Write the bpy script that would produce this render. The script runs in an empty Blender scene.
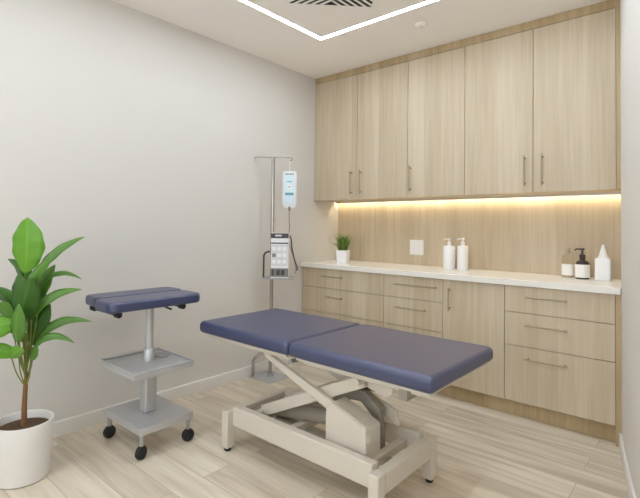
import bpy, bmesh, math, random
from mathutils import Vector, Matrix
random.seed(7)
PI = math.pi
C = bpy.context.scene.collection
SC = bpy.context.scene

# ------------------------------------------------------------------ materials
def _mat(name):
    m = bpy.data.materials.new(name); m.use_nodes = True
    nt = m.node_tree; b = nt.nodes['Principled BSDF']
    return m, nt, b

def srgb(r, g, b):
    f = lambda c: (c/255/12.92) if c/255 <= .04045 else ((c/255+.055)/1.055)**2.4
    return (f(r), f(g), f(b), 1)

def plain(name, col, rough=.5, metal=0, spec=.5, bump=0, bscale=300, var=0, **kw):
    m, nt, b = _mat(name)
    b.inputs['Base Color'].default_value = col
    b.inputs['Roughness'].default_value = rough
    b.inputs['Metallic'].default_value = metal
    b.inputs['Specular IOR Level'].default_value = spec
    for k, v in kw.items():
        b.inputs[k.replace('_', ' ')].default_value = v
    geo = nt.nodes.new('ShaderNodeNewGeometry')
    n = nt.nodes.new('ShaderNodeTexNoise'); n.inputs['Scale'].default_value = bscale
    nt.links.new(geo.outputs['Position'], n.inputs['Vector'])
    if bump:
        bp = nt.nodes.new('ShaderNodeBump'); bp.inputs['Strength'].default_value = bump
        bp.inputs['Distance'].default_value = .001
        nt.links.new(n.outputs['Fac'], bp.inputs['Height'])
        nt.links.new(bp.outputs['Normal'], b.inputs['Normal'])
    if var:
        n2 = nt.nodes.new('ShaderNodeTexNoise'); n2.inputs['Scale'].default_value = 6
        nt.links.new(geo.outputs['Position'], n2.inputs['Vector'])
        mx = nt.nodes.new('ShaderNodeMixRGB'); mx.blend_type = 'MIX'
        mx.inputs[1].default_value = tuple(c*(1-var) for c in col[:3])+(1,)
        mx.inputs[2].default_value = tuple(min(1, c*(1+var)) for c in col[:3])+(1,)
        nt.links.new(n2.outputs['Fac'], mx.inputs[0])
        nt.links.new(mx.outputs[0], b.inputs['Base Color'])
    return m

def emit(name, col, s):
    m = bpy.data.materials.new(name); m.use_nodes = True
    nt = m.node_tree; nt.nodes.clear()
    e = nt.nodes.new('ShaderNodeEmission'); e.inputs[0].default_value = col; e.inputs[1].default_value = s
    o = nt.nodes.new('ShaderNodeOutputMaterial'); nt.links.new(e.outputs[0], o.inputs[0])
    return m

def wood(name, c0, c1, c2, rough=.5):
    """oak veneer, upright grain, in world metres so that it runs on from front to front"""
    m, nt, b = _mat(name); N = nt.nodes.new; Lk = nt.links.new
    geo = N('ShaderNodeNewGeometry')
    mp = N('ShaderNodeMapping'); mp.inputs['Scale'].default_value = (60, 60, 2.2)
    Lk(geo.outputs['Position'], mp.inputs['Vector'])
    n1 = N('ShaderNodeTexNoise'); n1.inputs['Scale'].default_value = 1; n1.inputs['Detail'].default_value = 6
    Lk(mp.outputs[0], n1.inputs['Vector'])
    mp2 = N('ShaderNodeMapping'); mp2.inputs['Scale'].default_value = (7.5, 7.5, .6)
    Lk(geo.outputs['Position'], mp2.inputs['Vector'])
    n2 = N('ShaderNodeTexNoise'); n2.inputs['Scale'].default_value = 1; n2.inputs['Detail'].default_value = 3
    n2.inputs['Distortion'].default_value = 1.2
    Lk(mp2.outputs[0], n2.inputs['Vector'])
    # staves of veneer of slightly different tone
    sx = N('ShaderNodeSeparateXYZ'); Lk(geo.outputs['Position'], sx.inputs[0])
    mu = N('ShaderNodeMath'); mu.operation = 'MULTIPLY'; mu.inputs[1].default_value = 7.1; Lk(sx.outputs['X'], mu.inputs[0])
    fl = N('ShaderNodeMath'); fl.operation = 'FLOOR'; Lk(mu.outputs[0], fl.inputs[0])
    wn = N('ShaderNodeTexWhiteNoise'); wn.noise_dimensions = '1D'; Lk(fl.outputs[0], wn.inputs['W'])
    mix1 = N('ShaderNodeMath'); mix1.operation = 'MULTIPLY_ADD'; mix1.inputs[1].default_value = .45
    Lk(n1.outputs['Fac'], mix1.inputs[0])
    s2 = N('ShaderNodeMath'); s2.operation = 'MULTIPLY_ADD'; s2.inputs[1].default_value = .45
    s2.inputs[2].default_value = 0
    Lk(n2.outputs['Fac'], s2.inputs[0]); Lk(s2.outputs[0], mix1.inputs[2])
    ad = N('ShaderNodeMath'); ad.operation = 'MULTIPLY_ADD'; ad.inputs[1].default_value = .16
    Lk(wn.outputs['Value'], ad.inputs[0]); Lk(mix1.outputs[0], ad.inputs[2])
    cr = N('ShaderNodeValToRGB'); e = cr.color_ramp.elements
    e[0].position = .36; e[0].color = c0; e[1].position = .68; e[1].color = c2
    k = cr.color_ramp.elements.new(.52); k.color = c1
    Lk(ad.outputs[0], cr.inputs[0]); Lk(cr.outputs[0], b.inputs['Base Color'])
    b.inputs['Roughness'].default_value = rough
    bp = N('ShaderNodeBump'); bp.inputs['Strength'].default_value = .12; bp.inputs['Distance'].default_value = .001
    Lk(n1.outputs['Fac'], bp.inputs['Height']); Lk(bp.outputs['Normal'], b.inputs['Normal'])
    return m

def floor_mat():
    m, nt, b = _mat('oak_plank_floor'); N = nt.nodes.new; Lk = nt.links.new
    geo = N('ShaderNodeNewGeometry')
    br = N('ShaderNodeTexBrick'); br.offset = .37; br.inputs['Scale'].default_value = 1
    br.inputs['Brick Width'].default_value = 1.35; br.inputs['Row Height'].default_value = .165
    br.inputs['Mortar Size'].default_value = .0016; br.inputs['Mortar Smooth'].default_value = .3
    br.inputs['Bias'].default_value = 0
    br.inputs['Color1'].default_value = (0, 0, 0, 1); br.inputs['Color2'].default_value = (1, 1, 1, 1)
    br.inputs['Mortar'].default_value = (.5, .5, .5, 1)
    Lk(geo.outputs['Position'], br.inputs['Vector'])
    # the grain of each plank is shifted by its own random value
    off = N('ShaderNodeVectorMath'); off.operation = 'MULTIPLY_ADD'
    Lk(br.outputs['Color'], off.inputs[0]); off.inputs[1].default_value = (3, 5, 2)
    Lk(geo.outputs['Position'], off.inputs[2])
    mp = N('ShaderNodeMapping'); mp.inputs['Scale'].default_value = (1.6, 26, 1); Lk(off.outputs[0], mp.inputs[0])
    n1 = N('ShaderNodeTexNoise'); n1.inputs['Scale'].default_value = 1; n1.inputs['Detail'].default_value = 5
    n1.inputs['Distortion'].default_value = .6
    Lk(mp.outputs[0], n1.inputs['Vector'])
    mp2 = N('ShaderNodeMapping'); mp2.inputs['Scale'].default_value = (1.1, 7, 1); Lk(off.outputs[0], mp2.inputs[0])
    n2 = N('ShaderNodeTexNoise'); n2.inputs['Scale'].default_value = 1; n2.inputs['Detail'].default_value = 2
    Lk(mp2.outputs[0], n2.inputs['Vector'])
    a = N('ShaderNodeMath'); a.operation = 'MULTIPLY_ADD'; a.inputs[1].default_value = .5; a.inputs[2].default_value = 0
    Lk(n1.outputs['Fac'], a.inputs[0])
    a2 = N('ShaderNodeMath'); a2.operation = 'MULTIPLY_ADD'; a2.inputs[1].default_value = .42
    Lk(n2.outputs['Fac'], a2.inputs[0]); Lk(a.outputs[0], a2.inputs[2])
    bw = N('ShaderNodeRGBToBW'); Lk(br.outputs['Color'], bw.inputs[0])
    a3 = N('ShaderNodeMath'); a3.operation = 'MULTIPLY_ADD'; a3.inputs[1].default_value = .1
    Lk(bw.outputs[0], a3.inputs[0]); Lk(a2.outputs[0], a3.inputs[2])
    cr = N('ShaderNodeValToRGB'); e = cr.color_ramp.elements
    e[0].position = .36; e[0].color = FLOOR[0]; e[1].position = .68; e[1].color = FLOOR[2]
    k = e.new(.52); k.color = FLOOR[1]
    Lk(a3.outputs[0], cr.inputs[0])
    mx = N('ShaderNodeMixRGB'); mx.blend_type = 'MIX'; mx.inputs[2].default_value = srgb(132, 116, 94)
    fm = N('ShaderNodeMath'); fm.operation = 'MULTIPLY'; fm.inputs[1].default_value = .6
    Lk(br.outputs['Fac'], fm.inputs[0]); Lk(fm.outputs[0], mx.inputs[0]); Lk(cr.outputs[0], mx.inputs[1])
    Lk(mx.outputs[0], b.inputs['Base Color'])
    b.inputs['Roughness'].default_value = .42
    bp = N('ShaderNodeBump'); bp.inputs['Strength'].default_value = .15; bp.inputs['Distance'].default_value = .001
    Lk(n1.outputs['Fac'], bp.inputs['Height']); Lk(bp.outputs['Normal'], b.inputs['Normal'])
    return m

def leaf_mat(name, dark, light):
    m, nt, b = _mat(name); N = nt.nodes.new; Lk = nt.links.new
    uv = N('ShaderNodeTexCoord'); sp = N('ShaderNodeSeparateXYZ'); Lk(uv.outputs['UV'], sp.inputs[0])
    # midrib and side veins in leaf coordinates
    ab = N('ShaderNodeMath'); ab.operation = 'ABSOLUTE'
    sb = N('ShaderNodeMath'); sb.operation = 'SUBTRACT'; sb.inputs[1].default_value = .5
    Lk(sp.outputs['Y'], sb.inputs[0]); Lk(sb.outputs[0], ab.inputs[0])
    ma = N('ShaderNodeMath'); ma.operation = 'MULTIPLY_ADD'; ma.inputs[1].default_value = -1.2
    Lk(ab.outputs[0], ma.inputs[0]); Lk(sp.outputs['X'], ma.inputs[2])
    sn = N('ShaderNodeMath'); sn.operation = 'MULTIPLY'; sn.inputs[1].default_value = 70; Lk(ma.outputs[0], sn.inputs[0])
    si = N('ShaderNodeMath'); si.operation = 'SINE'; Lk(sn.outputs[0], si.inputs[0])
    lt = N('ShaderNodeMath'); lt.operation = 'LESS_THAN'; lt.inputs[1].default_value = .035; Lk(ab.outputs[0], lt.inputs[0])
    f = N('ShaderNodeMath'); f.operation = 'MULTIPLY_ADD'; f.inputs[1].default_value = .13; f.inputs[2].default_value = .3
    Lk(si.outputs[0], f.inputs[0])
    f2 = N('ShaderNodeMath'); f2.operation = 'MULTIPLY_ADD'; f2.inputs[1].default_value = .5; f2.use_clamp = True
    Lk(lt.outputs[0], f2.inputs[0]); Lk(f.outputs[0], f2.inputs[2])
    mx = N('ShaderNodeMixRGB'); mx.inputs[1].default_value = dark; mx.inputs[2].default_value = light
    Lk(f2.outputs[0], mx.inputs[0]); Lk(mx.outputs[0], b.inputs['Base Color'])
    b.inputs['Roughness'].default_value = .38
    tr = N('ShaderNodeBsdfTranslucent'); tr.inputs[0].default_value = light
    ms = N('ShaderNodeMixShader'); ms.inputs[0].default_value = .25
    out = nt.nodes['Material Output']
    Lk(b.outputs[0], ms.inputs[1]); Lk(tr.outputs[0], ms.inputs[2]); Lk(ms.outputs[0], out.inputs[0])
    return m

FLOOR = [srgb(184, 170, 149), srgb(213, 201, 182), srgb(230, 221, 204)]
M = dict(
    wall=plain('white_wall_paint', srgb(214, 211, 206), .7, bump=.05, bscale=220, spec=.3),
    ceil=plain('white_ceiling_paint', srgb(247, 243, 239), .85, spec=.2),
    base=plain('white_gloss_trim', srgb(226, 223, 218), .4),
    wood=wood('pale_oak_veneer', srgb(184, 168, 142), srgb(194, 179, 154), srgb(204, 190, 167)),
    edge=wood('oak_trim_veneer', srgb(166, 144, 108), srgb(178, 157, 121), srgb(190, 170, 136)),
    gap=plain('carcass_shadow_board', srgb(120, 100, 72), .7),
    counter=plain('white_stone_worktop', srgb(232, 229, 222), .25, var=.03),
    vinyl=plain('navy_vinyl', srgb(46, 55, 94), .38, spec=.9, bump=.08, bscale=900, Coat_Weight=.35, Coat_Roughness=.34),
    cream=plain('cream_powder_coat', srgb(208, 201, 188), .4, var=.02),
    greyarm=plain('grey_powder_coat', srgb(150, 144, 132), .45),
    steel=plain('brushed_steel', srgb(178, 180, 182), .38, .75),
    alu=plain('satin_aluminium', srgb(200, 201, 203), .4, .55),
    chrome=plain('chrome', srgb(180, 177, 171), .25, .85),
    nickel=plain('satin_nickel', srgb(172, 158, 132), .42, .6),
    black=plain('black_rubber', srgb(26, 26, 30), .55),
    white=plain('white_plastic', srgb(236, 236, 236), .35),
    pot=plain('white_ceramic', srgb(226, 224, 220), .45, bump=.03, bscale=90),
    soil=plain('potting_soil', srgb(84, 62, 42), .95, bump=.8, bscale=120, var=.35),
    bark=plain('brown_bark', srgb(128, 92, 56), .8, bump=.5, bscale=90, var=.25),
    petiole=plain('green_stem', srgb(120, 130, 60), .6),
    amber=plain('dark_brown_plastic', srgb(52, 40, 40), .3),
    label=plain('white_paper_label', srgb(238, 236, 232), .6),
    text=plain('grey_print', srgb(120, 125, 130), .6),
    cyan=plain('pale_cyan_print', srgb(206, 226, 234), .5),
    blue=plain('teal_print', srgb(100, 150, 165), .5),
    dark=plain('dark_grey_plastic', srgb(62, 60, 58), .4),
    midgrey=plain('mid_grey_plastic', srgb(128, 126, 122), .45),
    panel=plain('pale_grey_keypad', srgb(214, 214, 216), .4),
    vent=plain('vent_dark', srgb(40, 38, 36), .8),
    grass=leaf_mat('grass_green', srgb(74, 108, 44), srgb(150, 176, 90)),
    leafd=leaf_mat('deep_green_leaf', srgb(50, 98, 32), srgb(92, 138, 54)),
    leafm=leaf_mat('mid_green_leaf', srgb(76, 130, 44), srgb(124, 170, 74)),
    leafl=leaf_mat('bright_green_leaf', srgb(96, 158, 40), srgb(136, 190, 66)),
    led=emit('led_diffuser', (.885, .97, 1.06, 1), 23.5),
    warm=emit('warm_led_tape', (1, .82, .52, 1), 11),
)
gl, gnt, gb = _mat('clear_plastic'); M['clear'] = gl
gb.inputs['Base Color'].default_value = srgb(236, 226, 206)
gb.inputs['Transmission Weight'].default_value = .85; gb.inputs['Roughness'].default_value = .12; gb.inputs['IOR'].default_value = 1.15
gg = bpy.data.materials.new('added_window_glass'); gg.use_nodes = True
_n = gg.node_tree; _n.nodes.clear(); _o = _n.nodes.new('ShaderNodeOutputMaterial'); _t = _n.nodes.new('ShaderNodeBsdfTransparent')
_g = _n.nodes.new('ShaderNodeBsdfGlossy'); _g.inputs['Roughness'].default_value = .02; _x = _n.nodes.new('ShaderNodeMixShader'); _x.inputs[0].default_value = .05
_n.links.new(_t.outputs[0], _x.inputs[1]); _n.links.new(_g.outputs[0], _x.inputs[2]); _n.links.new(_x.outputs[0], _o.inputs[0]); M['glass'] = gg
bg_, _, bb_ = _mat('soft_bag_film'); M['bag'] = bg_
bb_.inputs['Base Color'].default_value = srgb(240, 244, 247)
bb_.inputs['Transmission Weight'].default_value = .12; bb_.inputs['Roughness'].default_value = .25

# ------------------------------------------------------------------ mesh helpers
class MB:
    def __init__(s): s.bm = bmesh.new()
    def box(s, x0, x1, y0, y1, z0, z1, mat=None):
        vs = [s.bm.verts.new((x, y, z)) for x in (x0, x1) for y in (y0, y1) for z in (z0, z1)]
        for f in ((0,1,3,2),(4,6,7,5),(0,4,5,1),(2,3,7,6),(0,2,6,4),(1,5,7,3)):
            s.bm.faces.new([vs[i] for i in f])
        if mat is not None:
            for v in vs: v.co = mat @ v.co
        return s
    def prism(s, pts, axis, a, b, mat=None):
        """closed outline pts (2-D) swept along axis from a to b"""
        def P(p, t):
            return {0: (t, p[0], p[1]), 1: (p[0], t, p[1]), 2: (p[0], p[1], t)}[axis]
        A = [s.bm.verts.new(P(p, a)) for p in pts]; B = [s.bm.verts.new(P(p, b)) for p in pts]
        n = len(pts)
        s.bm.faces.new(A[::-1]); s.bm.faces.new(B)
        for i in range(n): s.bm.faces.new((A[i], A[(i+1) % n], B[(i+1) % n], B[i]))
        if mat is not None:
            for v in A+B: v.co = mat @ v.co
        return s
    def bar(s, p, q, w, t, side=(0, 1, 0), w2=None):
        """rectangular bar from p to q: t wide along side, w (to w2) across"""
        p, q = Vector(p), Vector(q); d = (q-p).normalized(); sd = Vector(side)
        sd = (sd - d*sd.dot(d)).normalized(); u = d.cross(sd).normalized(); w2 = w2 or w
        A = [s.bm.verts.new(p+sd*a*t/2+u*b*w/2) for a, b in ((-1,-1),(1,-1),(1,1),(-1,1))]
        B = [s.bm.verts.new(q+sd*a*t/2+u*b*w2/2) for a, b in ((-1,-1),(1,-1),(1,1),(-1,1))]
        s.bm.faces.new(A[::-1]); s.bm.faces.new(B)
        for i in range(4): s.bm.faces.new((A[i], A[(i+1) % 4], B[(i+1) % 4], B[i]))
        return s
    def tube(s, pts, r, n=12, rs=None):
        pts = [Vector(p) for p in pts]; rings = []; prev = None
        for i, p in enumerate(pts):
            t = (pts[min(i+1, len(pts)-1)]-pts[max(i-1, 0)]).normalized()
            if prev is None:
                prev = t.orthogonal().normalized()
            prev = (prev - t*prev.dot(t)).normalized(); b = t.cross(prev)
            rr = rs[i] if rs else r
            rings.append([s.bm.verts.new(p+(prev*math.cos(2*PI*k/n)+b*math.sin(2*PI*k/n))*rr) for k in range(n)])
        for A, B in zip(rings, rings[1:]):
            for k in range(n): s.bm.faces.new((A[k], A[(k+1) % n], B[(k+1) % n], B[k]))
        s.bm.faces.new(rings[0][::-1]); s.bm.faces.new(rings[-1])
        return s
    def lathe(s, prof, c=(0, 0, 0), n=32, sx=1, sy=1, mat=None):
        """profile (r, z) turned about the z axis"""
        c = Vector(c); rings = []; allv = []
        for r, z in prof:
            if r < 1e-5: ring = [s.bm.verts.new((0, 0, z))]
            else: ring = [s.bm.verts.new((r*sx*math.cos(2*PI*k/n), r*sy*math.sin(2*PI*k/n), z)) for k in range(n)]
            rings.append(ring); allv += ring
        for A, B in zip(rings, rings[1:]):
            for k in range(n):
                a, a2 = A[k % len(A)], A[(k+1) % len(A)]; b, b2 = B[k % len(B)], B[(k+1) % len(B)]
                vs = []
                for v in (a, a2, b2, b):
                    if v not in vs: vs.append(v)
                if len(vs) > 2: s.bm.faces.new(vs)
        if len(rings[0]) > 1: s.bm.faces.new(rings[0][::-1])
        if len(rings[-1]) > 1: s.bm.faces.new(rings[-1])
        for v in allv:
            v.co = (mat @ v.co if mat is not None else v.co) + c
        return s
    def build(s, name, mat, parent=None, bevel=0, seg=2, smooth=False, subsurf=0):
        bm = s.bm
        bmesh.ops.recalc_face_normals(bm, faces=bm.faces)
        if smooth:
            for f in bm.faces: f.smooth = True
        # origin at the middle of the underside
        xs = [v.co.x for v in bm.verts]; ys = [v.co.y for v in bm.verts]; zs = [v.co.z for v in bm.verts]
        o = Vector(((min(xs)+max(xs))/2, (min(ys)+max(ys))/2, min(zs)))
        for v in bm.verts: v.co -= o
        me = bpy.data.meshes.new(name); bm.to_mesh(me); bm.free(); me.materials.append(mat)
        ob = bpy.data.objects.new(name, me); C.objects.link(ob)
        ob['_o'] = tuple(o)
        if parent is not None:
            ob.parent = parent
            ob.location = o - Vector(parent['_o'])
        else: ob.location = o
        if smooth:
            try:
                md = None
                me.set_sharp_from_angle(angle=math.radians(42))
            except Exception: pass
        if bevel:
            b = ob.modifiers.new('Bevel', 'BEVEL'); b.width = bevel; b.segments = seg; b.limit_method = 'ANGLE'
            b.angle_limit = math.radians(30)
            if seg > 2:
                for p in me.polygons: p.use_smooth = True
                w = ob.modifiers.new('WeightedNormal', 'WEIGHTED_NORMAL'); w.keep_sharp = False
        return ob

def thing(name, label, cat, loc=(0, 0, 0), group=None):
    o = bpy.data.objects.new(name, None); C.objects.link(o); o.location = loc
    o.empty_display_size = .1
    o['_o'] = tuple(loc); return tag(o, label, cat, group)
def tag(o, label, cat, group=None):
    o['label'] = label; o['category'] = cat
    if group: o['group'] = group
    return o
def struct(o): o['kind'] = 'structure'; return o
def box(*a): return MB().box(*a)
def arc(c, r, a0, a1, n, ux, uy):
    c, ux, uy = Vector(c), Vector(ux), Vector(uy)
    return [c+ux*r*math.cos(a0+(a1-a0)*i/n)+uy*r*math.sin(a0+(a1-a0)*i/n) for i in range(n+1)]

# ------------------------------------------------------------------ room
XL, H, YB, YK, YU, YW = -2.822, 2.595, 3.041, 3.10, 3.191, 3.557
XE = -.390                      # right end of the joinery
RX, RY0 = 1.4, -1.7
struct(box(XL-.1, RX+.1, RY0-.1, YW+.12, -.06, 0).build('floor', floor_mat()))
struct(box(XL-.1, XL, RY0-.1, YW+.12, 0, H).build('wall_left', M['wall']))
struct(box(XL, RX, YW+.012, YW+.12, 0, H).build('wall_back', M['wall']))
WX0, WX1, WZ0, WZ1 = -2.3, .9, .75, 2.3  # unseen glazed opening behind the camera, added to bring in soft fill daylight
struct(box(XL-.1, WX0, RY0-.1, RY0, 0, H).box(WX1, RX+.1, RY0-.1, RY0, 0, H).box(WX0, WX1, RY0-.1, RY0, 0, WZ0).box(WX0, WX1, RY0-.1, RY0, WZ1, H).build('wall_rear', M['wall']))
m = MB()
for q in ((WX0, WX1, WZ0, WZ0+.05), (WX0, WX1, WZ1-.05, WZ1), (WX0, WX0+.05, WZ0+.05, WZ1-.05), (WX1-.05, WX1, WZ0+.05, WZ1-.05), (-.72, -.68, WZ0+.05, WZ1-.05)):
    m.box(q[0], q[1], RY0-.08, RY0-.03, q[2], q[3])
wf = struct(m.build('added_window_1', M['base']))
box(WX0+.05, WX1-.05, RY0-.058, RY0-.054, WZ0+.05, WZ1-.05).build('added_window_glass', M['glass'], wf)
pl = bpy.data.lights.new('added_window_portal', 'AREA'); pl.shape = 'RECTANGLE'; pl.size = WX1-WX0; pl.size_y = WZ1-WZ0
pl.cycles.is_portal = True
po = bpy.data.objects.new('added_window_portal', pl); C.objects.link(po)
po.location = ((WX0+WX1)/2, RY0-.02, (WZ0+WZ1)/2); po.rotation_euler = (PI/2, 0, PI)
po.rotation_euler = (-PI/2, 0, 0) if False else (PI/2, 0, 0)
wr = [(XE+.001, YW+.012), (XE+.001, 3.036), (-.284, 2.507), (-.116, 1.75), (RX, 1.75), (RX, YW+.012)]
struct(MB().prism(wr, 2, 0, H).build('wall_right', M['wall']))
struct(box(RX, RX+.1, RY0, 1.75, 0, H).build('wall_side', M['wall']))
bb = MB().prism([(XL, 0), (XL+.013, 0), (XL+.013, .078), (XL+.009, .084), (XL, .084)], 1, RY0, YB+.02)
struct(bb.build('baseboard_left', M['base']))
a = Vector((XE+.001, 3.034, 0)); b_ = Vector((-.116, 1.75, 0)); b0 = Vector((-.284, 2.507, 0))
o_ = Vector((-.012, -.003, 0))
m = MB(); m.prism([(p_.x, p_.y) for p_ in (a, b0, b_, b_+o_, b0+o_, a+o_)], 2, 0, .084)
struct(m.build('baseboard_right', M['base'], bevel=.003))
# ceiling: one slab with the slot of the light ring cut into it
RI = (-2.19, -.62, -.75, 2.53)    # x0, x1, y0, y1 of the ring's centre line
W = .0155
m = MB()
def slab(x0, x1, y0, y1): m.box(x0, x1, y0, y1, H, H+.09)
x0, x1, y0, y1 = RI
slab(XL-.1, x0-W, RY0-.1, YW+.12); slab(x1+W, RX+.1, RY0-.1, YW+.12)
slab(x0-W, x1+W, y1+W, YW+.12); slab(x0-W, x1+W, RY0-.1, y0-W)
slab(x0+W, x1-W, y0+W, y1-W)
struct(m.build('ceiling', M['ceil']))
r = thing('linear_ceiling_light', 'recessed white glowing light line turning a corner across the ceiling', 'ceiling light', ((x0+x1)/2, (y0+y1)/2, H))
m = MB()
for a_ in ((x0-W, x0+W, y0-W, y1+W), (x1-W, x1+W, y0-W, y1+W), (x0+W, x1-W, y1-W, y1+W), (x0+W, x1-W, y0-W, y0+W)):
    m.box(*a_, H+.001, H+.02)
m.build('light_diffuser', M['led'], r)
m = MB()
for a_ in ((x0-W, x0+W, y0-W, y1+W), (x1-W, x1+W, y0-W, y1+W), (x0+W, x1-W, y1-W, y1+W), (x0+W, x1-W, y0-W, y0+W)):
    m.box(*a_, H+.021, H+.05)
m.build('light_channel', M['alu'], r)

# ceiling air vent, turned 45 degrees, chevron blades
vc = Vector((-1.625, 1.992, H)); hv = .278
R45 = Matrix.Translation(vc) @ Matrix.Rotation(math.radians(45), 4, 'Z')
v = thing('ceiling_vent', 'square ceiling air vent with dark slots and slanted pale blades inside the light line', 'vent', vc)
m = MB()
fw = .022
for a_ in ((-hv, hv, hv-fw, hv), (-hv, hv, -hv, -hv+fw), (-hv, -hv+fw, -hv+fw, hv-fw), (hv-fw, hv, -hv+fw, hv-fw)):
    m.box(*a_, -.006, 0, R45)
m.build('vent_frame', M['ceil'], v, bevel=.002)
m = MB().box(-hv+fw, hv-fw, -hv+fw, hv-fw, -.0015, 0, R45); m.build('vent_opening', M['vent'], v)
m = MB(); hi = hv-fw
def clip_blade(sign, t):
    # blade from the centre line outwards at 45 degrees within the half (sign*x >= 0)
    # line: y = t + |x|
    xs0 = max(0, -hi-t); xs1 = min(hi, hi-t)
    if xs1-xs0 < .02: return
    p = Vector((sign*xs0, t+xs0, -.004)); q = Vector((sign*xs1, t+xs1, -.004))
    p = R45 @ p; q = R45 @ q
    m.bar(p, q, .006, .013, side=(R45.to_3x3() @ Vector((-sign*1, 1, 0))))
k = -2*hi
while k < hi:
    clip_blade(1, k); clip_blade(-1, k); k += .054
m.build('vent_blades', M['ceil'], v)

sm = thing('smoke_detector', 'small round white sensor on the ceiling near the wall cupboards', 'smoke detector', (-1.5, 2.775, H))
MB().lathe([(.0, -.016), (.022, -.016), (.034, -.010), (.040, 0)][::-1], (-1.5, 2.775, H)).build('housing', M['ceil'], sm, smooth=True)
MB().lathe([(.0, -.020), (.012, -.020), (.014, -.016)][::-1], (-1.5, 2.775, H)).build('sensor_cap', M['base'], sm, smooth=True)

# ------------------------------------------------------------------ joinery
G = .0018
def bar_handle(parent, p, q, out=.034, r=.0055, mat=None):
    """bar handle from p to q standing off the front (towards -y)"""
    p, q = Vector(p), Vector(q); o = Vector((0, -out, 0)); d = (q-p).normalized()
    m = MB(); m.tube([p+o, q+o], r, 10)
    for c in (p+d*.018, q-d*.018): m.tube([c, c+o], r*.9, 10)
    return m.build('handle', mat or M['nickel'], parent, smooth=True)

def carcass(parent, x0, x1, y0, y1, z0, z1, t=.016):
    m = MB()
    m.box(x0, x0+t, y0, y1, z0, z1); m.box(x1-t, x1, y0, y1, z0, z1)
    m.box(x0+t, x1-t, y0, y1, z0, z0+t); m.box(x0+t, x1-t, y0, y1, z1-t, z1)
    m.box(x0+t, x1-t, y1-.006, y1, z0+t, z1-t)
    return m.build('carcass', M['wood'], parent)

ZU0, ZU1 = 1.452, 2.538
def upper(x0, x1, doors, label, side=False):
    t = thing('wall_cabinet', label, 'cabinet', ((x0+x1)/2, (YU+YW)/2, ZU0), 'wall cabinets above the worktop')
    carcass(t, x0+.001, x1-.001, YU+.02, YW-.002, ZU0, ZU1)
    for a, b, hx in doors:
        dd = box(a+G, b-G, YU, YU+.018, ZU0-.004, ZU1-.002).build('door', M['wood'], t, bevel=.001)
        bar_handle(dd, (hx, YU, 1.490), (hx, YU, 1.695))
    if side:
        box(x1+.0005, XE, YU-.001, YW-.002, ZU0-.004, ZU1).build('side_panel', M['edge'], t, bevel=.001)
upper(XL+.002, -1.836, [(XL+.002, -2.332, -2.383), (-2.332, -1.836, -2.283)], 'pale oak wall cabinet at the left end, two doors with handles meeting in the middle')
upper(-1.836, -.897, [(-1.836, -1.366, -1.803), (-1.366, -.897, -.945)], 'pale oak wall cabinet in the middle, two doors with handles at its outer edges')
upper(-.897, -.432, [(-.897, -.432, -.836)], 'pale oak wall cabinet with a single door, at the right end by the white wall', True)
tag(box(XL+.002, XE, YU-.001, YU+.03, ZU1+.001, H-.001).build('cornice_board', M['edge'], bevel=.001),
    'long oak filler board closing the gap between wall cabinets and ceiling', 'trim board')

ZB0, ZB1 = .110, .845
YC = YW-.002
def base(x0, x1, cols, label, side=False, door=None):
    t = thing('base_cabinet', label, 'cabinet', ((x0+x1)/2, (YB+YC)/2, ZB0), 'base cabinets under the worktop')
    carcass(t, x0+.001, x1-.001, YB+.02, YC, ZB0, ZB1)
    for z0, z1, hx0, hx1, hz in cols:
        dd = box(x0+G, x1-G, YB, YB+.018, z0+G, z1-G).build('drawer_front', M['wood'], t, bevel=.001)
        bar_handle(dd, (hx0, YB, hz), (hx1, YB, hz))
    if door is not None:
        dd = box(x0+G, x1-G, YB, YB+.018, ZB0, ZB1-G).build('door', M['wood'], t, bevel=.001)
        bar_handle(dd, (door, YB, .63), (door, YB, .79))
    if side:
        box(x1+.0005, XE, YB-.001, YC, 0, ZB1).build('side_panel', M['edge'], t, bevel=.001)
Z1, Z2 = .675, .463
rows = lambda a, b, c, d_: [(Z1, ZB1, a, b, .779), (Z2, Z1, c, d_, .604), (ZB0, Z2, c, d_, .394)]
base(XL+.002, -1.949, rows(-2.57, -2.345, -2.52, -2.345), 'oak drawer cabinet at the left end, beneath the small grass plant')
base(-1.949, -1.456, rows(-1.84, -1.49, -1.83, -1.575), 'oak drawer cabinet second from the left, beneath the light switch')
base(-1.456, -1.027, [], 'oak base cabinet with one tall plain door and an upright handle', door=-1.40)
base(-1.027, -.417, rows(-.89, -.655, -.895, -.655), 'oak cabinet with three drawers at the right end by the white wall', True)
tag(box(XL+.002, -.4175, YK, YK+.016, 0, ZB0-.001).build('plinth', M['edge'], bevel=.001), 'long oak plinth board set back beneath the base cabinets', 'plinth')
tag(box(XL+.001, XE, YB-.022, YW+.0115, ZB1, .884).build('worktop', M['counter'], bevel=.003), 'long white worktop lying on the oak base cabinets', 'worktop')
bs = thing('backsplash', 'oak wall panelling between white worktop and wall cabinets', 'backsplash', ((XL+XE)/2, YW+.006, .889))
m = MB()
xs = [XL+.001, -2.36, -1.36, XE]
m = MB()
for a, b in zip(xs, xs[1:]):
    m.box(a+.0006, b-.0006, YW, YW+.0115, .884, ZU0+.03)
ob = m.build('panel', M['wood'], bs)
box(XL+.001, XE, YW, YW+.011, ZU1, H-.001)

# warm light tape in an aluminium profile at the back of the wall cabinets
lt = thing('cabinet_light', 'warm glowing light tape beneath the wall cabinets along the oak backsplash', 'strip light', ((XL+XE)/2, YW-.02, ZU0))
yb = YW-.028
box(XL+.01, XE-.008, yb-.014, yb, ZU0-.008, ZU0).build('light_tape', M['warm'], lt)
box(XL+.01, XE-.008, yb-.026, yb-.021, ZU0-.014, ZU0).build('light_profile', M['alu'], lt)

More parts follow.
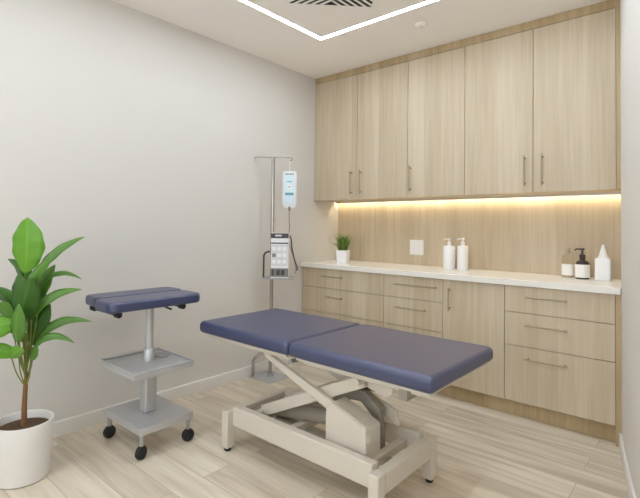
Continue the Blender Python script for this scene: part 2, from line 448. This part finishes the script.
# light switch
sw = thing('light_switch', 'square white double switch plate on the oak backsplash', 'light switch', (-1.946, YW-.005, .972))
box(-2.012, -1.880, YW-.009, YW-.0005, .973, 1.101).build('plate', M['white'], sw, bevel=.003, seg=3)
for q in (0, 1):
    box(-1.998+q*.053, -1.947+q*.053, YW-.013, YW-.009, .993, 1.081).build('rocker', M['white'], sw, bevel=.002)

# ------------------------------------------------------------------ treatment couch
CX, CY = -1.505, 1.79
c = thing('treatment_couch', 'navy padded treatment couch on a cream scissor-lift frame', 'treatment couch', (CX, CY, 0))
ZT = .645
for x0, x1, y0, y1 in ((-2.285, -1.557, 1.575, 2.205), (-1.553, -.790, 1.575, 2.205)):
    cu = box(x0, x1, y0, y1, ZT-.070, ZT).build('cushion', M['vinyl'], c, bevel=.026, seg=5)
    box(x0+.03, x1-.03, y0+.03, y1-.03, ZT-.084, ZT-.069).build('cushion_board', M['cream'], cu)
# deck frame
for y in (1.665, 2.115):
    box(-2.17, -1.55, y-.015, y+.015, ZT-.112, ZT-.083).build('deck_rail', M['cream'], c, bevel=.004)
    box(-1.51, -.88, y-.015, y+.015, ZT-.112, ZT-.083).build('deck_rail', M['cream'], c, bevel=.004)
for x in (-2.13, -1.60, -1.47, -.90):
    box(x-.015, x+.015, 1.68, 2.10, ZT-.108, ZT-.084).build('deck_crossbar', M['cream'], c, bevel=.003)
box(-.965, -.925, 1.62, 1.70, ZT-.135, ZT-.083).build('deck_bracket', M['greyarm'], c, bevel=.003)
MB().tube([(-1.555, 1.60, ZT-.098), (-1.555, 2.18, ZT-.098)], .010).build('hinge_rod', M['steel'], c, smooth=True)
# base frame
LX0, LX1, LY0, LY1 = -1.98, -1.03, 1.566, 2.018
for x in (LX0, LX1):
    for y in (LY0, LY1):
        l = box(x-.026, x+.026, y-.026, y+.026, .018, .215).build('leg', M['cream'], c, bevel=.006, seg=3)
        MB().lathe([(0, 0), (.017, 0), (.019, .006), (.019, .020), (.0, .020)], (x, y, 0), n=16).build('rubber_foot', M['black'], l, smooth=True)
    box(x-.025, x+.025, LY0+.026, LY1-.026, .125, .212).build('end_beam', M['cream'], c, bevel=.006, seg=3)
for y in (LY0+.03, LY1-.03):
    box(LX0+.026, LX1-.026, y-.024, y+.024, .135, .236).build('side_beam', M['cream'], c, bevel=.006, seg=3)
# scissor arms
for y in (1.664, 1.908):
    m = MB(); m.prism([(-1.80, .546), (-1.79, .512), (-1.36, .352), (-1.13, .265), (-1.145, .335)], 1, y-.013, y+.013)
    m.build('outer_arm', M['cream'], c, bevel=.005)
for y in (1.700, 1.876):
    m = MB(); m.bar((-1.85, y, .205), (-1.19, y, .515), .058, .022)
    m.build('inner_arm', M['cream'], c, bevel=.005)
for x, z, r in ((-1.785, .525, .015), (-1.85, .205, .015), (-1.20, .515, .015), (-1.47, .395, .014)):
    MB().tube([(x, 1.655, z), (x, 1.918, z)], r, 16).build('pivot_shaft', M['cream'], c, smooth=True)
for y in (1.735, 1.890):
    MB().prism([(-1.30, .563), (-1.06, .563), (-1.06, .475), (-1.10, .455), (-1.22, .485)], 1, y-.008, y+.008).build('deck_mount', M['cream'], c, bevel=.003)
MB().prism([(-1.84, .563), (-1.74, .563), (-1.76, .505), (-1.80, .505)], 1, 1.682, 1.694).build('deck_mount', M['cream'], c, bevel=.003)
box(-1.93, -1.80, 1.62, 1.96, .175, .200).build('slide_plate', M['greyarm'], c, bevel=.003)
# lift housing and its arched bracket
hp = [(-1.365, .150), (-1.365, .352), (-1.340, .395), (-1.150, .333), (-1.138, .325), (-1.135, .150)]
MB().prism(hp, 1, 1.642, 1.760).build('lift_housing', M['cream'], c, bevel=.007, seg=3)
ap = [(-1.50, .315), (-1.37, .405), (-1.28, .415), (-1.19, .355), (-1.175, .15), (-1.230, .15), (-1.235, .315), (-1.295, .360), (-1.355, .355), (-1.47, .280)]
MB().prism(ap, 1, 1.825, 1.865).build('arch_bracket', M['greyarm'], c, bevel=.004)
MB().tube([(-1.33, 1.845, .405), (-1.30, 1.845, .425), (-1.20, 1.845, .425)], .008).build('lock_lever', M['dark'], c, smooth=True)
MB().tube([(-1.80, 1.79, .20), (-1.42, 1.79, .26)], .038, 20).build('lift_motor', M['greyarm'], c, smooth=True)
MB().tube([(-1.42, 1.79, .26), (-1.20, 1.79, .295)], .026, 16).build('piston_rod', M['steel'], c, smooth=True)
for x in (-1.62, -1.14):
    box(x-.02, x+.02, LY0+.055, LY1-.055, .150, .190).build('cross_tube', M['cream'], c, bevel=.004)
box(-1.83, -1.07, 1.765, 1.815, .135, .160).build('floor_channel', M['greyarm'], c, bevel=.003)

# ------------------------------------------------------------------ armrest trolley
TX, TY = -2.41, 1.34
t = thing('armrest_trolley', 'small wheeled steel trolley with two navy pads on a column', 'trolley', (TX, TY, 0))
def tray(x0, x1, y0, y1, z0, z1, name, lip=0):
    m = MB(); m.box(x0, x1, y0, y1, z0, z1-lip)
    if lip:
        w = .006
        m.box(x0, x1, y0, y0+w, z1-lip, z1); m.box(x0, x1, y1-w, y1, z1-lip, z1)
        m.box(x0, x0+w, y0+w, y1-w, z1-lip, z1); m.box(x1-w, x1, y0+w, y1-w, z1-lip, z1)
    return m.build(name, M['alu'], t, bevel=.003)
tray(-2.605, -2.205, 1.185, 1.500, .125, .162, 'base_tray')
sh = tray(-2.585, -2.200, 1.145, 1.495, .415, .452, 'shelf', .010)
# raised oval rim on the far corner of the shelf
MB().lathe([(.0, 0), (.040, 0), (.044, .004), (.040, .010), (.034, .006), (.0, .006)], (-2.44, 1.435, .442), sx=1.1).build('cup_ring', M['steel'], sh, smooth=True)
m = MB(); m.prism([(-2.445+a, 1.305+b) for a, b in ((0, 0), (.07, 0), (.07, .07), (0, .07))], 2, .162, .442)
m.build('column', M['alu'], t, bevel=.010, seg=3)
MB().lathe([(0, 0), (.031, 0), (.031, .062), (.026, .068), (0, .068)], (TX, TY, .442)).build('collar', M['alu'], t, smooth=True)
MB().lathe([(0, 0), (.021, 0), (.021, .246), (0, .246)], (TX, TY, .505)).build('post', M['alu'], t, smooth=True)
for x, y in ((-2.580, 1.205), (-2.225, 1.205), (-2.225, 1.480), (-2.580, 1.480)):
    k = MB().lathe([(0, 0), (.011, 0), (.011, .05), (.016, .05), (.016, .056), (0, .056)], (x, y, .069), n=16).build('caster', M['steel'], t, smooth=True)
    rot = Matrix.Rotation(PI/2, 4, 'Y') @ Matrix.Rotation(random.uniform(-.5, .5), 4, 'X')
    MB().lathe([(0, -.019), (.020, -.019), (.032, -.012), (.0355, 0), (.032, .012), (.020, .019), (0, .019)], (x, y, .0355), n=24, mat=rot).build('wheel', M['black'], k, smooth=True)
# pads
def pad(x0, x1, y0, y1, z0, z1):
    m = MB(); n = 8; r = min(.05, (x1-x0)*.35)
    pts = []
    for cx, cy, a in ((x1-r, y0+r, -PI/2), (x1-r, y1-r, 0), (x0+r, y1-r, PI/2), (x0+r, y0+r, PI)):
        for i in range(n+1):
            pts.append((cx+r*math.cos(a+PI/2*i/n), cy+r*math.sin(a+PI/2*i/n)))
    m.prism(pts, 2, z0, z1)
    return m.build('pad', M['vinyl'], t, bevel=.014, seg=4)
pad(-2.640, -2.452, 1.065, 1.590, .760, .812)
pad(-2.444, -2.240, 1.035, 1.575, .758, .812)
box(-2.56, -2.32, 1.13, 1.50, .750, .7585).build('pad_plate', M['dark'], t)
for y in (1.10, 1.47):
    m = MB(); m.tube([(-2.575, y, .742), (-2.295, y, .742)], .009, 12)
    b = m.build('cross_rod', M['dark'], t, smooth=True)
    for x in (-2.575, -2.295):
        MB().tube([(x-.018, y, .742), (x+.018, y, .742)], .016, 14).build('knob', M['black'], b, smooth=True)
MB().tube([(TX+.01, TY+.06, .753), (TX+.04, TY+.07, .736), (TX+.06, TY+.10, .719)], .006).build('release_lever', M['dark'], t, smooth=True)

# ------------------------------------------------------------------ drip stand
F2 = Vector((-.653, .757, 0)); R2 = Vector((.757, .653, 0)); UP = Vector((0, 0, 1))
SX, SY = -2.685, 2.535
S0 = Vector((SX, SY, 0))
s = thing('drip_stand', 'slim chrome drip stand with a flat square foot beside the left wall', 'drip stand', S0)
m = MB(); m.box(SX-.118, SX+.118, SY-.118, SY+.105, 0, .010)
m.build('foot_plate', M['alu'], s, bevel=.003)
MB().tube([S0+UP*.010, S0+UP*.035], .022, 16).build('foot_socket', M['steel'], s, smooth=True)
MB().tube([S0+UP*.03, S0+UP*1.76], .0140, 14).build('pole', M['chrome'], s, smooth=True)
m = MB(); top = S0+UP*1.762
for sg in (-1, 1):
    m.tube([top, top+R2*.075*sg, top+R2*.14*sg+UP*-.001] + arc(top+R2*.14*sg-UP*.013, .012, PI/2, -PI*.75, 8, R2*sg, UP), .0055, 10)
m.build('hook_bar', M['chrome'], s, smooth=True)
# handle loop at the foot
q0 = S0 - R2*.135 + F2*-.02
m = MB(); m.tube([q0+UP*.010, q0+UP*.12] + arc(q0+UP*.12+R2*.05, .05, PI, PI*.62, 6, R2, UP) + [q0+R2*.06+UP*.20, q0+R2*.133+UP*.235], .011, 10)
m.build('brace_tube', M['chrome'], s, smooth=True)
# shelf and side loop that carry the pump
tz = .800
Rm = Matrix(((R2.x, F2.x, 0, SX), (R2.y, F2.y, 0, SY), (0, 0, 1, 0), (0, 0, 0, 1)))
m = MB(); m.box(-.068, .185, -.13, .02, tz-.008, tz, Rm)
m.build('shelf', M['steel'], s, bevel=.002)
m = MB(); l0 = S0-R2*.058-F2*.06
m.tube([l0+UP*(tz-.001), l0+UP*(tz+.15)] + arc(l0+UP*(tz+.165)+R2*.038, .038, PI, PI*.5, 6, R2, UP) + [l0+R2*.05+UP*(tz+.202)+F2*.05], .0075, 10)
m.build('side_loop', M['dark'], s, smooth=True)

# infusion pump
pu = thing('infusion_pump', 'pale grey infusion pump with keypad and dark display on the drip stand', 'medical pump', S0+R2*.068-F2*.075+UP*tz)
def pbox(a0, a1, d0, d1, z0, z1, name, mat, par, bev=.0):
    m = MB(); m.box(a0, a1, d0, d1, z0, z1, Rm)
    return m.build(name, mat, par, bevel=bev)
body = pbox(.002, .142, -.115, -.03, tz+.0005, tz+.352, 'housing', M['white'], pu, .005)
pbox(-.012, .03, -.029, -.010, tz+.18, tz+.23, 'pole_clamp', M['dark'], pu, .003)
pbox(.002, .140, -.119, -.1155, tz+.312, tz+.350, 'display', M['dark'], pu)
pbox(.035, .085, -.1205, -.1195, tz+.326, tz+.338, 'display_readout', M['panel'], pu)
pbox(.004, .138, -.119, -.1155, tz+.268, tz+.278, 'blue_stripe', M['dark'], pu)
kp = pbox(.006, .136, -.118, -.1155, tz+.095, tz+.262, 'keypad', M['panel'], pu)
for i in range(3):
    for j in range(3):
        pbox(.014+i*.040, .042+i*.040, -.1205, -.1185, tz+.115+j*.05, tz+.143+j*.05, 'key', M['midgrey'] if (i, j) == (0, 1) else M['white'], kp, .001)
lp = pbox(.002, .140, -.119, -.1155, tz+.012, tz+.078, 'lower_panel', M['midgrey'], pu)
pbox(.012, .030, -.1215, -.1195, tz+.022, tz+.068, 'port', M['dark'], lp)
for i in range(2):
    pbox(.048+i*.036, .076+i*.036, -.1215, -.1195, tz+.024, tz+.066, 'port', M['dark'], lp)

# drip bag
B0 = S0+R2*.150
bgc = S0+R2*.134
ib = thing('drip_bag', 'clear drip bag with pale blue print hanging from the stand hook', 'drip bag', bgc+UP*1.36)
def bagmesh():
    m = MB(); n = 14; mz = 10; hw = .057; z0, z1 = 1.355, 1.650; g = []
    for side in (-1, 1):
        rows_ = []
        for j in range(mz+1):
            v_ = j/mz; row = []
            for i in range(n+1):
                u_ = i/n*2-1
                w_ = hw*(1-.25*max(0, (.12-v_)/.12)**2-.12*max(0, (v_-.9)/.1)**2)
                th = .017*(1-u_*u_)**.5*math.sin(PI*min(1, max(0, v_*.96+.02)))**.6*(1.15-.5*v_)
                row.append(m.bm.verts.new(bgc+R2*u_*w_+F2*th*side+UP*(z0+(z1-z0)*v_)))
            rows_.append(row)
        for A, B in zip(rows_, rows_[1:]):
            for i in range(n): m.bm.faces.new((A[i], A[i+1], B[i+1], B[i]))
    bmesh.ops.remove_doubles(m.bm, verts=m.bm.verts, dist=.0006)
    return m
bag = bagmesh().build('bag', M['bag'], ib, smooth=True)
Bm = Matrix(((R2.x, F2.x, 0, bgc.x), (R2.y, F2.y, 0, bgc.y), (0, 0, 1, 0), (0, 0, 0, 1)))
def mark(a0, a1, z0, z1, mat, name='print'):
    m = MB(); dd = -.0215; m.box(a0, a1, dd, dd+.004, z0, z1, Bm); return m.build(name, mat, bag)
lab = mark(-.036, .036, 1.39, 1.615, M['cyan'], 'printed_label')
def mk(items, mat, name, dd=-.0235):
    m = MB()
    for a0, a1, z0, z1 in items: m.box(a0, a1, dd, dd+.002, z0, z1, Bm)
    m.build(name, mat, bag)
mk([(-.034+i*.012, -.026+i*.012, 1.618, 1.632) for i in range(6)], M['text'], 'print_line', -.0205)
mk([(-.022+i*.011, -.014+i*.011, 1.560, 1.568) for i in range(4)] , M['text'], 'print_line')
mk([(-.034, .034, 1.455, 1.475)], M['blue'], 'print_band')
mt = Bm @ Matrix.Translation((0, -.0235, 1.522)) @ Matrix.Rotation(PI/2, 4, 'X')
m = MB(); m.lathe([(0, 0), (.018, 0), (.018, .002), (0, .002)], n=20, mat=mt); m.build('print_circle', M['label'], bag)
m = MB(); m.lathe([(0, 0), (.006, 0), (.006, .0035), (0, .0035)], n=16, mat=mt); m.build('print_dot', M['dark'], bag)
MB().tube([bgc+UP*1.652, bgc+UP*1.70, bgc+UP*1.738, bgc+UP*1.742+R2*.002], .004, 8).build('hanger', M['white'], ib, smooth=True)
MB().lathe([(0, 0), (.010, .002), (.010, .03), (.006, .036), (0, .036)], bgc+UP*1.330, n=16).build('outlet_port', M['midgrey'], ib, smooth=True)
# tubing
p0 = bgc+UP*1.331
pts = []
ctl = [p0, p0-UP*.07, p0-UP*.14+R2*.004, p0-UP*.20-F2*.03, p0-UP*.28-F2*.045+R2*.012, p0-UP*.38-F2*.05+R2*.045, p0-UP*.46-F2*.05+R2*.062, p0-UP*.50-F2*.05+R2*.055]
def smoothpath(c_, k=6):
    out = []
    P_ = [c_[0]]+c_+[c_[-1]]
    for i in range(1, len(P_)-2):
        for j in range(k):
            t_ = j/k; a, b, cc, d_ = P_[i-1], P_[i], P_[i+1], P_[i+2]
            out.append(.5*((2*b)+(cc-a)*t_+(2*a-5*b+4*cc-d_)*t_*t_+(3*b-a-3*cc+d_)*t_**3))
    return out+[c_[-1]]
tb = MB(); tb.tube(smoothpath(ctl), .0035, 8)
tb_o = tb.build('drip_tube', M['midgrey'], smooth=True)
tag(tb_o, 'thin grey drip tube hanging from the bag past the pump', 'tube')
e0 = S0+R2*.140-F2*.07+UP*(tz+.335)
m = MB(); m.tube(smoothpath([e0+R2*.003, e0+R2*.016-UP*.03, e0+R2*.024-UP*.10, e0+R2*.045-UP*.19, e0+R2*.068-UP*.26, e0+R2*.060-UP*.275]), .0055, 8)
m.build('power_cord', M['dark'], pu, smooth=True)

# ------------------------------------------------------------------ big potted plant
PX, PY = -2.487, .750
p = thing('potted_plant', 'tall broad-leaved green plant in a round white floor pot', 'potted plant', (PX, PY, 0))
pz = .268
prof = [(0, 0), (.104, 0), (.112, .006), (.118, .10), (.124, .20), (.127, pz-.006), (.125, pz), (.118, pz), (.116, pz-.006), (.114, pz-.045), (0, pz-.045)]
MB().lathe(prof, (PX, PY, 0), n=56).build('pot', M['pot'], p, smooth=True)
MB().lathe([(0, pz-.06), (.1135, pz-.06), (.1135, pz-.036), (.08, pz-.028), (.0, pz-.025)], (PX, PY, 0), n=40).build('soil', M['soil'], p, smooth=True)
K = .00473
PC = Vector((PX, PY, 0))
def P2(a, b, dpt=0):
    """point of the plant: a to the right, b up, in 4.84 mm steps; dpt metres away from the viewer's side"""
    return PC + R2*(a*K*.87) + UP*((b+5)*K) + F2*dpt
TR = [P2(.5, 46), P2(0, 62), P2(.5, 78), P2(1.2, 92), P2(1, 104)]
MB().tube(TR, .012, 12, rs=[.0135, .0115, .010, .009, .005]).build('trunk', M['bark'], p, smooth=True)
stemb = MB()
def leaf(base, tip, w, bend, mat, twist=.0, fold=.25, dep=(0, 0), sag=0, stem_from=None, peak=.45, ex=.8):
    b = P2(*base, dep[0]); tp = P2(*tip, dep[1]); d_ = tp-b; L = d_.length
    perp2 = Vector((0, 0, 0))
    vdir = d_.normalized(); side = vdir.cross(F2)
    if side.length < .1: side = R2.copy()
    side.normalize()
    nrm_ = side.cross(vdir).normalized()
    bendv = (UP - vdir*UP.dot(vdir))
    if bendv.length < .25: bendv = R2.copy()
    bendv.normalize()
    m = MB(); uvl = m.bm.loops.layers.uv.new('UVMap'); N_ = 16; S_ = 6; g = []
    wv = side*math.cos(twist)+nrm_*math.sin(twist); nv = nrm_*math.cos(twist)-side*math.sin(twist)
    for i in range(N_+1):
        u = i/N_
        c_ = b+d_*u+bendv*(bend*K*4*u*(1-u)) - UP*(sag*K*u*u)
        ww = w*K*.5*(math.sin(PI*u**(math.log(.5)/math.log(peak)))**ex if 0 < u < 1 else 0)+.0012
        g.append([(m.bm.verts.new(c_+wv*ww*s_*1.0+nv*(-fold*ww*(1-abs(s_))+.06*ww*math.sin(u*22+s_*3)*abs(s_))), u, (s_+1)/2) for s_ in [k_/S_*2-1 for k_ in range(S_+1)]])
    for A, B in zip(g, g[1:]):
        for k_ in range(S_):
            f = m.bm.faces.new((A[k_][0], A[k_+1][0], B[k_+1][0], B[k_][0]))
            for lp_, src in zip(f.loops, (A[k_], A[k_+1], B[k_+1], B[k_])): lp_[uvl].uv = (src[1], src[2])
    ob = m.build('leaf', mat, p, smooth=True)
    sd = ob.modifiers.new('Solidify', 'SOLIDIFY'); sd.thickness = .0009
    sf = P2(*(stem_from or (1, 112)), 0)
    mid = (sf+b)/2 - UP*.006 + R2*(.008 if base[0] > 1 else -.008)
    stemb.tube(smoothpath([sf, mid, b]), .0032, 6)
D_, M_, L_ = M['leafd'], M['leafm'], M['leafl']
leaf((-3, 197), (1, 255), 34, 2, L_, .05, .12, (.0, -.02), peak=.52, ex=.72, stem_from=(1, 104))
leaf((6, 190), (59, 236), 12, 7, M_, .5, .5, (.0, .05), stem_from=(1, 104))
leaf((3, 176), (38, 215), 14, 4, M_, .35, .4, (-.03, -.07), stem_from=(1, 102))
leaf((12, 186), (53, 193), 8, 9, M_, .9, .6, (.02, .08), sag=2, stem_from=(1, 99))
leaf((4, 154), (18, 197), 25, 2, D_, -.2, .3, (-.05, -.09), stem_from=(1, 99))
leaf((-2, 160), (-9, 200), 22, -2, D_, .3, .3, (-.01, .0), stem_from=(1, 99))
leaf((-4, 170), (-32, 212), 20, 12, D_, .4, .4, (.02, .05), stem_from=(1, 99))
leaf((8, 152), (60, 184), 11, 9, M_, .5, .5, (-.02, .03), sag=2, stem_from=(1, 96))
leaf((-5, 150), (-38, 186), 20, 10, D_, .3, .4, (-.03, -.08), stem_from=(1, 96))
leaf((-8, 148), (-35, 168), 16, 10, M_, .3, .4, (-.05, -.12), stem_from=(1, 94))
leaf((0, 152), (-25, 138), 22, 5, L_, -.1, .15, (-.07, -.15), sag=0, stem_from=(1, 92))
leaf((6, 122), (66, 148), 10, 13, M_, .5, .5, (.02, .08), sag=1, stem_from=(1, 89))
leaf((8, 118), (56, 130), 9, 12, M_, .8, .6, (-.01, .0), sag=1, stem_from=(1, 86))
leaf((2, 124), (20, 166), 20, 2, D_, -.1, .3, (.03, .05), stem_from=(1, 89))
leaf((3, 133), (10, 172), 18, -2, M_, .2, .3, (-.08, -.12), stem_from=(1, 89))
leaf((-5, 118), (20, 130), 12, 2, L_, -.2, .2, (-.07, -.14), stem_from=(1, 84))
leaf((0, 119), (-36, 124), 14, 4, L_, -.3, .3, (-.05, -.13), stem_from=(1, 84))
leaf((-2, 124), (-36, 142), 14, 8, D_, .2, .4, (.02, .04), stem_from=(1, 86))
leaf((9, 112), (18, 128), 10, 0, M_, .2, .3, (-.02, -.03), stem_from=(1, 84))
leaf((0, 165), (12, 205), 18, 3, M_, .2, .3, (.08, .14), stem_from=(1, 94))
leaf((-2, 140), (-20, 175), 20, 4, D_, .2, .3, (.06, .12), stem_from=(1, 94))
stemb.build('leaf_stalks', M['petiole'], p, smooth=True)

# ------------------------------------------------------------------ things on the worktop
ZC = .884
# small grass plant
gx, gy = -2.472, 3.19
g = thing('grass_plant', 'small tufted grass plant in a white square pot on the worktop', 'potted plant', (gx, gy, ZC))
rz = Matrix.Translation((gx, gy, ZC)) @ Matrix.Rotation(math.radians(20), 4, 'Z')
m = MB(); w0, w1, hh, th = .043, .050, .118, .006
def ringv(w, z): return [m.bm.verts.new(rz @ Vector((a*w, b*w, z))) for a, b in ((-1,-1),(1,-1),(1,1),(-1,1))]
rs_ = [ringv(w0, 0), ringv(w1, hh), ringv(w1-th, hh), ringv(w1-th-.001, hh-.015)]
for A, B in zip(rs_, rs_[1:]):
    for k in range(4): m.bm.faces.new((A[k], A[(k+1) % 4], B[(k+1) % 4], B[k]))
m.bm.faces.new(rs_[0][::-1]); m.bm.faces.new(rs_[-1])
m.build('pot', M['white'], g, bevel=.003)
m = MB(); uvl = m.bm.loops.layers.uv.new('UVMap')
for i in range(230):
    an = random.uniform(0, 2*PI); r0 = random.uniform(0, .036); L = random.uniform(.09, .205); lean = random.uniform(.0, .12)
    b = Vector((gx+r0*math.cos(an), gy+r0*math.sin(an), ZC+hh-.018)); an2 = an+random.uniform(-.6, .6)
    dr = Vector((math.cos(an2), math.sin(an2), 0)); sd_ = dr.cross(UP).normalized(); rows_ = []
    for j in range(5):
        u = j/4; c_ = b+UP*(L*(u-.15*u*u))+dr*(lean*u**1.8); w = .0046*(1-u)**.6+.0003
        rows_.append((m.bm.verts.new(c_-sd_*w), m.bm.verts.new(c_+sd_*w), u))
    for A, B in zip(rows_, rows_[1:]):
        f = m.bm.faces.new((A[0], A[1], B[1], B[0]))
        for lp_, uvv in zip(f.loops, ((A[2], 0), (A[2], 1), (B[2], 1), (B[2], 0))): lp_[uvl].uv = uvv
m.build('grass_blades', M['grass'], g, smooth=True)

# two white pump bottles
def white_bottle(x, y, r, hb, label, nozzle_dir):
    t_ = thing('pump_bottle', label, 'bottle', (x, y, ZC), 'white pump bottles on the worktop')
    MB().lathe([(0, 0), (r-.003, 0), (r, .004), (r, hb-.012), (r-.006, hb-.002), (.014, hb), (.013, hb+.010), (0, hb+.010)], (x, y, ZC)).build('bottle_body', M['white'], t_, smooth=True)
    k_ = MB().lathe([(0, 0), (.014, 0), (.014, .018), (.005, .020), (.005, .036), (.012, .037), (.012, .046), (0, .047)], (x, y, ZC+hb+.0095), n=20).build('pump_head', M['white'], t_, smooth=True)
    b_ = Vector((x, y, ZC+hb+.0505)); n_ = Vector(nozzle_dir).normalized()
    MB().tube([b_, b_+n_*.030, b_+n_*.040-UP*.006], .0045, 10).build('nozzle', M['white'], k_, smooth=True)
white_bottle(-1.585, 3.42, .046, .185, 'left and slightly wider of the two white pump bottles standing together', (-1, -.3, 0))
white_bottle(-1.474, 3.42, .041, .190, 'right and slimmer of the two white pump bottles standing together', (-1, -.6, 0))

# clear bottle with white label
x, y = -.748, 3.46
t_ = thing('clear_bottle', 'clear plastic bottle with a white label, left of the dark pump bottle', 'bottle', (x, y, ZC))
MB().lathe([(0, 0), (.034, 0), (.037, .004), (.037, .120), (.030, .145), (.014, .158), (.013, .172), (0, .172)], (x, y, ZC)).build('bottle_body', M['clear'], t_, smooth=True)
MB().lathe([(.0374, 0), (.0382, 0), (.0382, .075), (.0374, .075)], (x, y, ZC+.014), n=40).build('label', M['label'], t_, smooth=True)
MB().lathe([(0, 0), (.014, 0), (.014, .030), (.011, .034), (0, .034)], (x, y, ZC+.165), n=20).build('cap', plain('taupe_plastic', srgb(176, 160, 134), .4), t_, smooth=True)
# dark pump bottle
x, y = -.652, 3.41
t_ = thing('dark_pump_bottle', 'dark brown pump bottle with a large white label by the right wall', 'bottle', (x, y, ZC))
MB().lathe([(0, 0), (.039, 0), (.042, .004), (.042, .098), (.036, .112), (.018, .122), (.015, .136), (0, .136)], (x, y, ZC)).build('bottle_body', M['amber'], t_, smooth=True)
MB().lathe([(.0424, 0), (.0435, 0), (.0435, .085), (.0424, .085)], (x, y, ZC+.010), n=40).build('label', M['label'], t_, smooth=True)
k_ = MB().lathe([(0, 0), (.018, 0), (.018, .022), (.007, .026), (.0055, .052), (.013, .053), (.013, .064), (0, .066)], (x, y, ZC+.136), n=20).build('pump_head', M['amber'], t_, smooth=True)
b_ = Vector((x, y, ZC+.195)); n_ = Vector((-1, -.35, 0)).normalized()
MB().tube([b_, b_+n_*.034, b_+n_*.046-UP*.008], .0055, 10).build('nozzle', M['amber'], k_, smooth=True)
# white square container with pointed nozzle
x, y = -.531, 3.39
t_ = thing('nozzle_bottle', 'square white bottle with a tall pointed nozzle nearest the right wall', 'bottle', (x, y, ZC))
box(x-.043, x+.043, y-.032, y+.032, ZC, ZC+.142).build('bottle_body', M['white'], t_, bevel=.008, seg=3)
MB().lathe([(0, 0), (.030, 0), (.030, .010), (.024, .016), (.006, .086), (.0, .090)], (x, y, ZC+.1415), n=24).build('nozzle', M['white'], t_, smooth=True)

# ------------------------------------------------------------------ world, camera
w = bpy.data.worlds.new('World'); SC.world = w; w.use_nodes = True
w.node_tree.nodes['Background'].inputs[0].default_value = (.93, .975, 1.03, 1)
w.node_tree.nodes['Background'].inputs[1].default_value = 1.9

yaw, pit, rol = map(math.radians, (40.807, 1.392, .728))
F = Vector((-math.sin(yaw)*math.cos(pit), math.cos(yaw)*math.cos(pit), math.sin(pit)))
R = Vector((math.cos(yaw), math.sin(yaw), 0)); U = R.cross(F)
Rr = R*math.cos(rol)+U*math.sin(rol); Ur = U*math.cos(rol)-R*math.sin(rol)
cam = bpy.data.cameras.new('Camera'); co = bpy.data.objects.new('Camera', cam); C.objects.link(co)
co.matrix_world = Matrix(((Rr.x, Ur.x, -F.x, 0), (Rr.y, Ur.y, -F.y, 0), (Rr.z, Ur.z, -F.z, 1.2), (0, 0, 0, 1)))
cam.sensor_width = 36; cam.lens = 456.24*36/640
cam.shift_x = (320-319.19)/640; cam.shift_y = -(249-216.286)/640
cam.clip_start = .02
SC.camera = co
for o in bpy.data.objects:
    if '_o' in o: del o['_o']
vs = SC.view_settings
vs.view_transform = 'Standard'; vs.look = 'None'; vs.gamma = 1; vs.use_curve_mapping = False
vs.exposure = 1.04
SC.cycles.use_denoising = True
SC.cycles.max_bounces = 14; SC.cycles.diffuse_bounces = 8
SC.cycles.sample_clamp_indirect = 8
